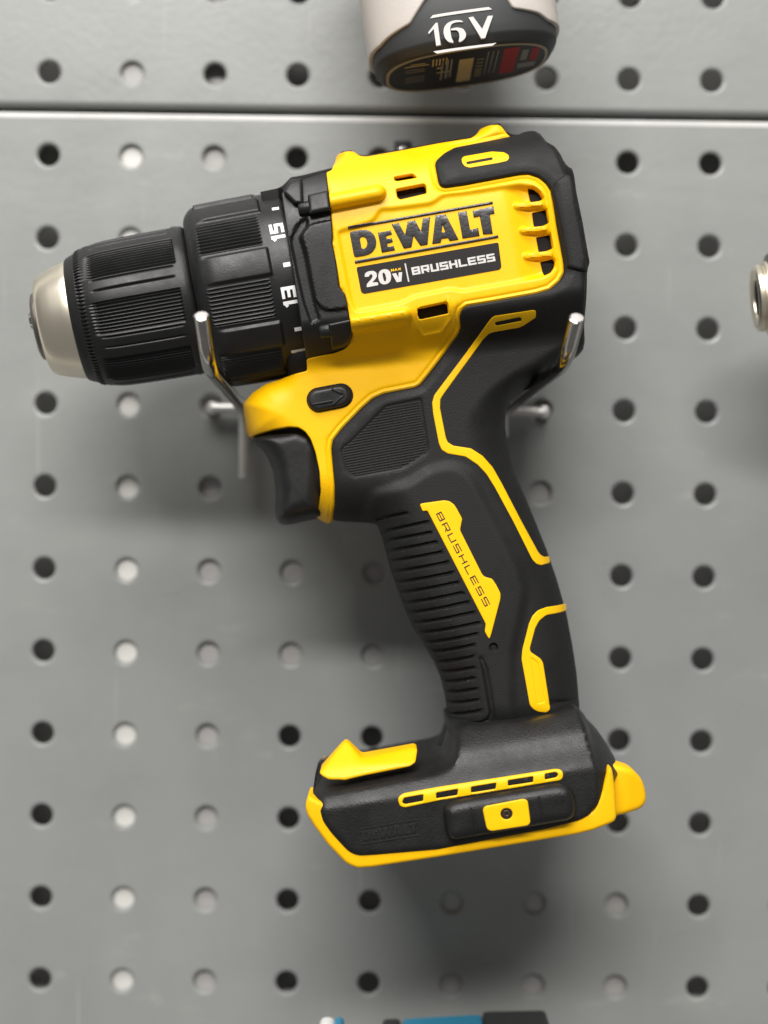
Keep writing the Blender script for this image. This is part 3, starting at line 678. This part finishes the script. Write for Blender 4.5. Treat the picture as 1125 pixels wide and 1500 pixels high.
def sleeve_mod(a, th):
    d = dang(th, R(11)); g = np.zeros_like(th)
    tin = sstep((a-29.6)/.4)*sstep((53.5-a)/1.5)
    win = sstep((np.abs(d)-R(9.3))/R(1.2))*tin
    rnd_ = win*(-.58); g = g+rnd_+win*(.26*np.cos(th*136))
    for c in (R(8.0), R(-.5)):
        g = g-.55*np.exp(-((d-c)/R(.75))**2)*sstep((a-30.4)/.5)*sstep((52-a)/.8)
    teeth = sstep((a-54.6)/.2)*sstep((56.3-a)/.2); g = g+teeth*.28*np.sign(np.cos(th*112))
    return g
prof = [(25.6, 15), (26.6, 19.3), (27.3, 19.8), (28.5, 20.0), (29.5, 20.1), (29.7, 20.1), (29.85, 20.1), (30.05, 20.1), (30.3, 20.1), (30.6, 20.1), (31, 20.1), (34, 20.1), (38, 20.05), (43, 19.95), (48, 19.75), (50, 19.55), (51.3, 19.3), (52.0, 19.15), (52.8, 18.95), (53.6, 18.7), (54.5, 18.35), (54.7, 18.25), (54.9, 18.15), (56.0, 17.7), (56.3, 17.55), (56.5, 17.45), (57.6, 17.0), (58.6, 16.55), (59.0, 16.2), (59.1, 15.5)]
revolve('chuck_sleeve', AO, AX, prof, M_PLA, drill, 1088, sleeve_mod, angle=60)
revolve('chuck_nose', AO, AX, [(57.5, 15.7), (58.7, 15.95), (59.0, 15.95), (61, 15.4), (63.5, 14.7), (66, 13.8), (67.3, 13.1), (67.9, 12.5), (68.2, 11.7), (68.3, 9.4), (67.8, 9.2), (66, 9.0)], M_STEEL, drill, 96)
revolve('jaw_ring', AO, AX, [(65, 9.3), (68.8, 9.25), (69.6, 8.9), (69.9, 8.3), (69.9, 6.2), (68.2, 6.0)], M_DSTEEL, drill, 48)
for k in range(3):
    t = 2*math.pi*k/3+R(12); f = np.array([0, 0, 1.0]); f = f-AX*(f@AX); f /= np.linalg.norm(f); u_ = np.cross(AX, f)
    c = AO+(f*math.cos(t)+u_*math.sin(t))*5.0
    revolve('jaw', c, AX, [(66, 2.6), (70.0, 2.6), (70.7, 1.9), (70.9, .6)], M_CHROME, drill, 16)
# torque numbers printed round the ring
_f = np.array([0, 0, 1.0]); _f = _f-AX*(_f@AX); _f /= np.linalg.norm(_f)
_u = np.array([0, 1.0, 0]); _u = _u-AX*(_u@AX); _u -= _f*(_u@_f); _u /= np.linalg.norm(_u)
def ringmap(P):
    th = P[:, 0]/24.6; r = 24.62+P[:, 2]
    return AO+AX*P[:, 1:2]+(np.cos(th)[:, None]*_f+np.sin(th)[:, None]*_u)*r[:, None]
marks = []
for txt, deg in (('15', 23.0), ('13', -17.5), ('11', -58)):
    adv = 3.15 if txt[1] != '1' else 1.9
    marks += stroke_text(txt, (R(deg)*24.6-(3.0 if adv > 2 else 2.0), .75), (1, 0), (0, 3.7), 3.0, adv*.92, .78, .9)
    for z in marks: pass
for deg in (2.0, -38.0, 43.0):
    s = R(deg)*24.6; marks.append(np.array([(s-.55, .9), (s+.55, .9), (s+.55, 2.7), (s-.55, 2.7)]))
relief('torque_number', marks, lambda P, d: np.full(len(P), .03), M_NUM, clutch, res=1.0, mapping=ringmap, skirt=False, step=.6)

# ------------------------------------------------------------------ trigger and direction switch
TP_PX = [(367, 645), (374, 652), (385, 660), (394, 675), (400, 690), (404, 718), (403, 742), (404, 762), (412, 769), (424, 769), (463, 760), (476, 757), (482, 700), (482, 655), (470, 630), (440, 618), (420, 622), (395, 630), (372, 640)]
TPM = dens(px2mm(rnd(TP_PX, 5, 4), H0), .8)
def htrig(P, d=None):
    dd = sdist(P, TPM); t = 1-np.clip(dd/5.5, 0, 1)
    return H0+12.5*np.sqrt(np.clip(1-t*t, 0, 1))**.8
relief('trigger', [TPM], htrig, M_PLA, drill, res=.7, bevel=.0, mirror=H0)
def capsule(a, b, r, n=14):
    a, b = np.array(a, float), np.array(b, float); d = (b-a)/np.linalg.norm(b-a); t0 = math.atan2(d[1], d[0]); out = []
    for k in range(n+1): t = t0-math.pi/2+math.pi*k/n; out.append(b+r*np.array([math.cos(t), math.sin(t)]))
    for k in range(n+1): t = t0+math.pi/2+math.pi*k/n; out.append(a+r*np.array([math.cos(t), math.sin(t)]))
    return np.array(out)
sw = relief('direction_switch', [Y(capsule((467, 585.5), (499.5, 579.5), 18.6))], lambda P, d: hyel(P)+.1, M_CORE, drill, res=1.0, bevel=.3, bottom=lambda P: hyel(P)-2)
swb = relief('button', [Y(capsule((466.5, 586.5), (497, 580.5), 15.6))], lambda P, d: hyel(P)+1.5, M_PLA, sw, res=.8, bevel=.9, bottom=lambda P: hyel(P)-1)
def bar(p, q, t):
    p, q = np.array(p, float), np.array(q, float); d = (q-p)/np.linalg.norm(q-p); n = np.array([-d[1], d[0]])*t/2
    return np.array([p-n, q-n, q+n, p+n])
relief('arrow', [Y(bar((459, 593), (487, 588), 3)), Y(bar((487, 594), (505, 578), 3.2)), Y(bar((505, 579), (486, 570), 3.2))], lambda P, d: hyel(P)+1.9, M_PLA, sw, res=1.0, bevel=.15, bottom=lambda P: hyel(P)+1.2)

# ------------------------------------------------------------------ foot
FE = np.array([math.cos(R(9.0)), math.sin(R(9.0))]); FN = np.array([-FE[1], FE[0]])
FB0 = px2mm((640, 1247), H0+33)
def foot_t(P): return (P-FB0)@FN
def hfoot0(P):
    t = foot_t(P)
    k = 1.2
    soft = lambda x: np.where(x < -k, 0, np.where(x > k, x, (x+k)**2/(4*k)))
    return H0+33.0-4.4*sstep((t-14.0)/7.5)-9.7*sstep((t-20.5)/10.8)
def hfoot0b(P): return hfoot0(P)
FOOT_PX = [(456, 1166), (457, 1150), (460, 1143), (470, 1133), (500, 1127), (612, 1104), (634, 1099), (645, 1091), (651, 1075), (656, 1060), (662, 1058), (700, 1063), (760, 1057), (808, 1050), (843, 1036), (851, 1040), (860, 1054), (872, 1065), (885, 1084), (893, 1100), (894, 1112), (889, 1126), (880, 1150), (873, 1178), (866, 1194), (850, 1203), (800, 1216), (640, 1246), (545, 1254), (528, 1255), (518, 1253), (508, 1247), (485, 1222), (470, 1201), (459, 1181)]
_fr = rnd(FOOT_PX, 6)
_w = np.array([np.clip((1150-y)/14, 0, 1) if x < 655 else (np.clip((1190-y)/75, 0, 1) if x > 849 else 0) for x, y in _fr])[:, None]
FP = _w*px2mm(_fr, H0+2.5)+(1-_w)*solve(_fr, hfoot0, 40)
FPd = dens(FP, 1.0)
XR = px2mm((858, 1120), H0+20)[0]
def hfoot(P, d=None):
    P = np.asarray(P, float); h = hfoot0(P); dd = sdist(P, FPd); t = foot_t(P)
    w_ = np.maximum(sstep((t-17)/5)*(1-sstep((P[:, 0]-14)/8)), sstep((P[:, 0]-XR+3)/5)*sstep((t-3)/13)); r = 1.2+np.where(P[:, 0] > 20, 8.0, 5.3)*w_
    q = 1-np.clip(dd/r, 0, 1); dep = 1.1*(1-w_)+(h-H0-2.0)*w_
    fade = 1-sstep((t-29)/6)*sstep((P[:, 0]-18)/4)*sstep((52-P[:, 0])/4)
    h = h-dep*(1-np.sqrt(np.clip(1-q*q, 0, 1)))*fade
    # chamfered left end
    left = px2mm((476, 1195), H0+33)[0]
    h = np.maximum(h-3.6*np.clip((left-P[:, 0])/4.6, 0, 1)**1.3, H0+1)
    return h
relief('foot', [FP], hfoot, M_NYL, drill, res=.8, bevel=.25, mirror=H0)
FT = lambda px: solve(px, hfoot, 40)
RAIL_PX = [(452, 1166), (448, 1174), (447, 1184), (450, 1195), (460, 1211), (480, 1238), (505, 1264), (513, 1269), (524, 1273), (545, 1271.5), (640, 1257), (845, 1223), (870, 1217), (900, 1205), (904, 1198), (902, 1160), (898, 1130), (895, 1123), (890, 1128), (882, 1160), (868, 1188), (830, 1200), (640, 1225), (530, 1235), (480, 1180)]
rl = px2mm(rnd(RAIL_PX, 4), H0+32.3)
relief('battery_rail', [rl], lambda P, d: np.full(len(P), H0+32.3), M_YEL, drill, res=2.0, bevel=1.0, bottom=H0+19.0)
relief('battery_rail', [rl*[.93, 1]], lambda P, d: np.full(len(P), H0-19.0), M_YEL, drill, res=2.0, bevel=1.0, bottom=H0-29.0)
tb = px2mm(rnd([(880, 1126), (895, 1119), (906, 1120), (926, 1126), (940, 1140), (946, 1156), (948, 1174), (940, 1185), (903, 1194), (880, 1196)], 8), H0+24)
relief('latch_tab', [tb], lambda P, d: np.full(len(P), H0+26.0)-1.5*sstep((P[:, 0]-61)/6), M_YEL, drill, res=1.2, bevel=1.4, bottom=H0+17)
CL_PX = [(467, 1134), (500, 1092), (506, 1087), (511, 1090), (528, 1111), (533, 1112), (607, 1098), (612, 1101), (609, 1119), (600, 1125), (540, 1137), (505, 1145), (480, 1144), (472, 1139)]
cl = solve(rnd(CL_PX, 3), lambda P: hfoot0(P)+.2, 40)
pk = px2mm((512, 1118), H0+22)
relief('light_cap', [cl], lambda P, d: hfoot0(P)-1.2-1.4*sstep((P[:, 0]-pk[0])/4.0)*sstep((P[:, 1]-pk[1])/3), M_YEL, drill, res=.9, bevel=.8, bottom=lambda P: np.full(len(P), H0+15.0))
vent = accent('vent_strip', [(583, 1173), (584, 1167), (591, 1162), (640, 1153), (815, 1126), (822, 1127.5), (825, 1133), (824.5, 1139), (821, 1143), (640, 1173), (593, 1183), (586, 1181)],
  [[(589, 1175), (592, 1168.5), (620, 1163.5), (620, 1173), (593, 1178)], [(639, 1161), (671, 1155.5), (670, 1164.5), (639, 1169.5)], [(690, 1152.5), (727, 1146.5), (726, 1155.5), (690, 1161)], [(744, 1143), (781, 1137), (781, 1145.5), (744, 1151)], [(798, 1133.5), (814, 1130.5), (818, 1134), (815, 1138.5), (798, 1142)]],
  up=.35, hf=hfoot, rr=3, bev=.3)
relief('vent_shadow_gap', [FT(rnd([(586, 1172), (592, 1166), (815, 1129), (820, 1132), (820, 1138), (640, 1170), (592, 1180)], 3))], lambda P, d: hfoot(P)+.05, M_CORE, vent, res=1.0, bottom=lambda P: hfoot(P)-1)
boss_px = rnd([(650, 1193), (652, 1184), (660, 1178), (674, 1174), (820, 1150), (834, 1153), (842, 1163), (846, 1180), (844, 1196), (837, 1204), (668, 1233), (660, 1231), (654, 1222)], 8)
hb_ = lambda P, d=None: hfoot(P)+4.0
boss = relief('bit_holder', [solve(boss_px, hb_, 40)], hb_, M_NYL, drill, res=.9, bevel=2.6, bottom=lambda P: hfoot(P)-1)
hole = solve(capsule((741.5, 1192), (742.5, 1192), 8.2), hb_, 40)
relief('screw_plate', [solve(rnd([(707, 1186), (710, 1181), (767, 1170), (773, 1172.5), (777, 1204), (774, 1209), (719, 1217.5), (713, 1214)], 4), hb_, 40)], lambda P, d: hb_(P)+.35, M_YELS, boss, holes=[hole], res=1.2, bevel=.3, bottom=lambda P: hb_(P)-.8)
relief('screw', [solve(capsule((741.5, 1192), (742.5, 1192), 5.5), hb_, 40)], lambda P, d: hb_(P)+.06, mat('bronze_screw', (.10, .06, .03), .4, metal=.8), boss, holes=[solve(capsule((741.8, 1192), (742.2, 1192), 2.2), hb_, 40)], res=1.2, bevel=.2, bottom=lambda P: hb_(P)-1)
relief('ridge', [solve(bar((690, 1183), (697, 1218), 3), hb_, 40)], lambda P, d: hb_(P)+.45, M_RUB, boss, res=1.2, bevel=.2, bottom=lambda P: hb_(P)-.6)
relief('ridge', [solve(bar((789, 1166), (796, 1201), 3), hb_, 40)], lambda P, d: hb_(P)+.45, M_RUB, boss, res=1.2, bevel=.2, bottom=lambda P: hb_(P)-.6)
# small moulded lettering on the foot
src = np.array([[509.5, 335, 1], [721.7, 297, 1], [519.5, 384, 1]]); dst = np.array([[529, 1215], [611, 1202], [530.5, 1235]])
AF = np.linalg.solve(src, dst)
aff = lambda l: np.column_stack([np.asarray(l), np.ones(len(l))])@AF
relief('moulded_lettering', [FT(aff(l)) for l in LET]+[FT(bar((529, 1214), (611, 1200.5), 1.6)), FT(bar((531, 1236.5), (615, 1223), 1.6))], lambda P, d: hfoot(P)+.16, M_RUB, drill, holes=[FT(aff(l)) for l in LHOLE], res=1.5, bevel=.05, bottom=lambda P: hfoot(P)-.3, step=.5)

# ------------------------------------------------------------------ wire hook carrying the drill
hook = thing('peg_hook', 'double-prong chrome wire hook plugged into the board, carrying the yellow drill', 'hook', (0, -.004, .0315))
W = lambda x, y, h: (*px2mm((x, y), h), h)
tube('crossbar', [W(311, 598, 4.0), W(500, 600, 4.0), W(797, 604, 4.0)], 1.5, M_GALV, hook)
for x, y in ((312, 598), (796, 604)):
    tube('peg', fillet([W(x, y, 4.5), W(x, y, 1.0), W(x, y, -9), (W(x, y, -9)[0], W(x, y, -9)[1]+7, -9)], 3), 2.0, M_GALV, hook)
    revolve('collar', W(x, y, .2), (0, 0, 1), [(-.1, 3.6), (.5, 3.6), (.9, 3.2), (1.2, 2.2)], M_GALV, hook, 28)
for x, y, y2 in ((357, 600, 700), (737, 603, 640)):
    tube('leg', [W(x, y, 5.5), W(x, (y+y2)/2, 5.5), W(x, y2, 5.5)], 1.5, M_GALV, hook)
for pts in ([W(357, 599, 5), W(306, 538, 95), W(295, 463, 106)], [W(738, 602, 5), W(828, 533, 95), W(845, 466, 106)]):
    o = tube('prong', fillet(pts, 7, 12), 1.85, M_CHROME, hook, nseg=28)
    e = np.array(pts[2]); t = e-np.array(pts[1]); t /= np.linalg.norm(t)
    revolve('cut_end', e+t*.15, t, [(-.3, 1.55), (.05, 1.5), (.1, .5)], M_ZINC, o, 20)

# ------------------------------------------------------------------ cordless tool above (16 V)
HT = 54.5; TA = R(8.3)
tc = px2mm((683, 99), HT); tex = np.array([math.cos(TA), math.sin(TA)]); tey = np.array([-math.sin(TA), math.cos(TA)])
def oval(wd, dp, n=112, e=2.7):
    t = np.arange(n)/n*2*math.pi; c, s = np.cos(t), np.sin(t)
    return np.stack([wd/2*np.sign(c)*np.abs(c)**(2/e), dp/2*np.sign(s)*np.abs(s)**(2/e)], 1)
def loft(name, rows, m, parent, n=112, caps=True, e=2.7):
    V, F = [], []
    for (t, wd, dp, *rest) in rows:
        dh = rest[0] if rest else 0
        o = oval(wd, dp, n, e); xy = tc+o[:, :1]*tex+t*tey
        V.append(np.column_stack([xy, HT+dh+o[:, 1]]))
    for i in range(len(rows)-1):
        for j in range(n): q_ = (j+1) % n; F.append([i*n+j, (i+1)*n+j, (i+1)*n+q_, i*n+q_])
    V = np.concatenate(V)
    if caps: F.append(list(range(n))); F.append([(len(rows)-1)*n+j for j in range(n)][::-1])
    cc = np.cross(V[F[0][1]]-V[F[0][0]], V[F[0][3]]-V[F[0][0]])
    if cc@(V[F[0][0]]-V[:n].mean(0)) < 0: F = [f[::-1] for f in F]
    return link(name, V, F, m, parent, 40)
tool = thing('cordless_tool', 'cream and charcoal cordless tool hanging above, its battery marked 16V', 'power tool', (tc[0]*.001, -HT*.001, tc[1]*.001))
WB, DB = 50.5, 41.0
batt = loft('battery', [(0, WB-5.2, DB-5.2), (.25, WB-4.4, DB-4.4), (1.9, WB-1.8, DB-1.8), (2.2, WB-1.2, DB-1.2), (2.7, WB-.9, DB-.9), (5, WB-.5, DB-.5), (9, WB, DB), (12.5, WB-.6, DB-.6), (15, WB-1.6, DB-1.6), (60, WB-4, DB-4)], M_BAND, tool)
def wrapmap(wd, dp, off):
    o = oval(wd, dp, 720); o = np.roll(o, -180, 0)           # starts at the front (+h)
    seg = np.linalg.norm(np.roll(o, -1, 0)-o, axis=1); cum = np.concatenate([[0], np.cumsum(seg)]); tot = cum[-1]
    oc = np.concatenate([o, o[:1]])
    def f(P):
        s = (-P[:, 0]) % tot
        x = np.interp(s, cum, oc[:, 0]); y = np.interp(s, cum, oc[:, 1])
        nn = np.stack([x/(wd/2)**2, y/(dp/2)**2], 1); nn /= np.linalg.norm(nn, axis=1)[:, None]
        x = x+nn[:, 0]*(off+P[:, 2]); y = y+nn[:, 1]*(off+P[:, 2])
        xy = tc+x[:, None]*tex+P[:, 1:2]*tey
        return np.column_stack([xy, HT+y])
    return f
def toolpx(px, h=HT+DB/2-.5):
    q_ = px2mm(px, h)-tc; return np.stack([q_@tex, q_@tey], -1)
wm = wrapmap(WB-1.2, DB-1.2, .25)
HALF = 68.0
lp = toolpx([(546, 57), (570, 46), (602, 33), (628, -6), (640, -40)]); rp = toolpx([(718, -40), (738, -6), (750, 12), (792, 13), (812, 19)])
left = [(-HALF, lp[0][1]-1.0), *[tuple(p) for p in lp], (lp[-1][0], 58), (-HALF, 58)]
right = [tuple(p) for p in rp[::1]]+[(HALF, rp[-1][1]-.5), (HALF, 58), (rp[0][0], 58)]
relief('cream_shell', [rnd(left, .8), rnd(right, .8)], lambda P, d: np.full(len(P), 1.1), M_CREAM, tool, res=1.5, bevel=.5, bottom=lambda P: np.full(len(P), -.6), mapping=wm)
c6 = lambda *p: toolpx([(600+x/8.036, y/8.036) for x, y in p])
T16 = [c6((225, 380), (310, 275), (335, 270), (370, 530), (320, 540), (290, 340), (235, 400)),
  rnd(c6((640, 270), (600, 245), (520, 248), (450, 275), (410, 325), (402, 390), (420, 455), (460, 500), (525, 512), (495, 450), (485, 390), (478, 330), (500, 285), (560, 268)), .5),
  rnd(c6((485, 345), (560, 330), (630, 345), (665, 400), (660, 450), (620, 490), (575, 505), (590, 440), (580, 385), (550, 360), (490, 367)), .5),
  c6((690, 215), (745, 205), (850, 350), (915, 195), (975, 190), (885, 455), (840, 460)), c6((245, 218), (280, 180), (925, 90), (965, 118)), c6((285, 605), (330, 632), (970, 545), (1015, 510), (960, 520))]
wt = wrapmap(WB-.9, DB-.9, .35)
relief('battery_lettering', T16, lambda P, d: np.full(len(P), .25), M_WHT, batt, res=1.5, bottom=lambda P: np.full(len(P), -.6), mapping=wt, step=.8)
# label under the battery
def undermap(P):
    xy = tc+P[:, 0:1]*tex+(-P[:, 2:3])*tey
    return np.column_stack([xy, HT+P[:, 1]])
ring_o, ring_i = oval(WB-6.4, DB-6.4, 90), oval(WB-8.0, DB-8.0, 90)
relief('label_rim', [ring_o], lambda P, d: np.full(len(P), .35), M_GOLD, batt, holes=[ring_i], res=5, bottom=0.0, mapping=undermap)
lab = relief('battery_label', [ring_i], lambda P, d: np.full(len(P), .12), M_LBL, batt, res=6, bottom=0.0, mapping=undermap)
def lrect(x0, x1, y0, y1): return np.array([(x0, y0), (x1, y0), (x1, y1), (x0, y1)], float)
def lprint(rects, m, nm='label_print'): relief(nm, rects, lambda P, d: np.full(len(P), .16), m, lab, res=8, bottom=.05, mapping=undermap)
lprint([lrect(-2.3, 1.6, -12, 8.5)], M_TAN); lprint([lrect(9.5, 13.6, -10, 12.5), lrect(17.2, 19.3, -1.5, 10)], M_RED)
lprint([lrect(14.4, 19.2, -7, -2.8), lrect(14.6, 16.4, 0, 9)]+[lrect(-7+1.2*k, -6.5+1.2*k+.2*(k % 2), -8+k, 10) for k in range(3)]+[lrect(5.2+1.3*k, 5.5+1.3*k, -8, 12) for k in range(3)]+[lrect(-16.8, -11.5, y, y+.5) for y in (-6, -4.2, -2, 3, 5)], M_LGREY)
lprint([lrect(-17, -10.5, 8, 8.7), *[lrect(-9.6+k*.9, -9.2+k*.9, 6, 12) for k in range(5)], *[lrect(2.6, 4.4, y, y+.5) for y in (-9, -7, -5, -3, 0, 3, 6)], lrect(-15.5, -11.5, 9.6, 10.1), lrect(-8.2, -6.6, 3, 4.2), lrect(-8.2, -4.6, -1, -.3)], M_TAN)
# handle and head, above the picture
loft('tool_handle', [(52, WB-12, DB-6), (58, WB-14, DB-7), (80, 34, 30), (110, 32, 30), (135, 38, 34)], M_CREAM, tool)
loft('tool_head', [(130, 60, 40), (134, 120, 50), (150, 130, 54), (175, 124, 52), (184, 100, 40)], M_BAND, tool)
for x in (537+4, 812): pass
h2 = px2mm((590, 214), 3)
th2 = thing('peg_clip', 'small grey metal clip on the board just above the yellow drill top edge', 'clip', (h2[0]*.001, -.002, h2[1]*.001))
box('clip_plate', h2[0]-2.6, h2[0]+2.6, h2[1]-7, h2[1]+1.8, .1, 3.0, M_BAND, th2, bev=.6)
tube('clip_peg', [(h2[0], h2[1]-3, 2), (h2[0], h2[1]-3, 6), (h2[0], h2[1]-3, 9)], 1.4, M_GALV, th2)

# ------------------------------------------------------------------ second drill at the right edge: only its chuck shows
nb = thing('power_drill', 'steel chuck tip of another drill poking in at the right edge', 'drill', (.118, -.05, .058))
cx = px2mm((1105, 438), 50); NO = np.array([cx[0], cx[1], 50.0]); NA = (math.cos(R(5)), math.sin(R(5)), .10)
revolve('chuck_tip', NO, NA, [(2.5, 4.8), (.6, 5.2), (.05, 7.0), (0, 8.0), (.5, 8.8), (1.6, 9.2), (2.2, 8.8), (2.4, 8.8), (2.8, 9.8), (9, 10.4), (13, 11)], M_STEEL, nb, 64)
revolve('chuck_bore', NO, NA, [(.9, 5.0), (1.0, 4.2), (1.1, 1)], M_CORE, nb, 32)
revolve('chuck_body', NO, NA, [(3.6, 9.8), (4.0, 11.6), (4.6, 12.2), (9, 13), (30, 19), (40, 20), (44, 21), (90, 24), (140, 24), (146, 20)], M_DSTEEL, nb, 48)
# ------------------------------------------------------------------ blue tool below the picture, only its top shows
bt = thing('power_tool', 'bright blue and black power tool top peeking over the bottom edge', 'power tool', (.02, -.05, -.155))
def below(name, x0, x1, y, h0, h1, m, dz=34, bev=1.6, tilt=0):
    a = px2mm((x0, y), h0); b = px2mm((x1, y+tilt), h0)
    return relief(name, [rnd([(a[0], a[1]), (b[0], b[1]), (b[0], b[1]-dz), (a[0], a[1]-dz)], bev)], lambda P, d: np.full(len(P), float(h1)), m, bt, res=3, bevel=bev, bottom=float(h0))
below('blue_housing', 589, 706, 1493, 28, 66, M_BLUE, tilt=-7)
below('rubber_pad', 706, 800, 1482, 24, 70, M_BAND, tilt=-2)
below('rubber_pad', 560, 587, 1493, 26, 60, M_BAND, tilt=-1)
below('white_cap', 468, 492, 1490, 40, 58, M_WPL, bev=2.5); below('blue_collar', 490, 504, 1490, 41, 57, M_BLUE)
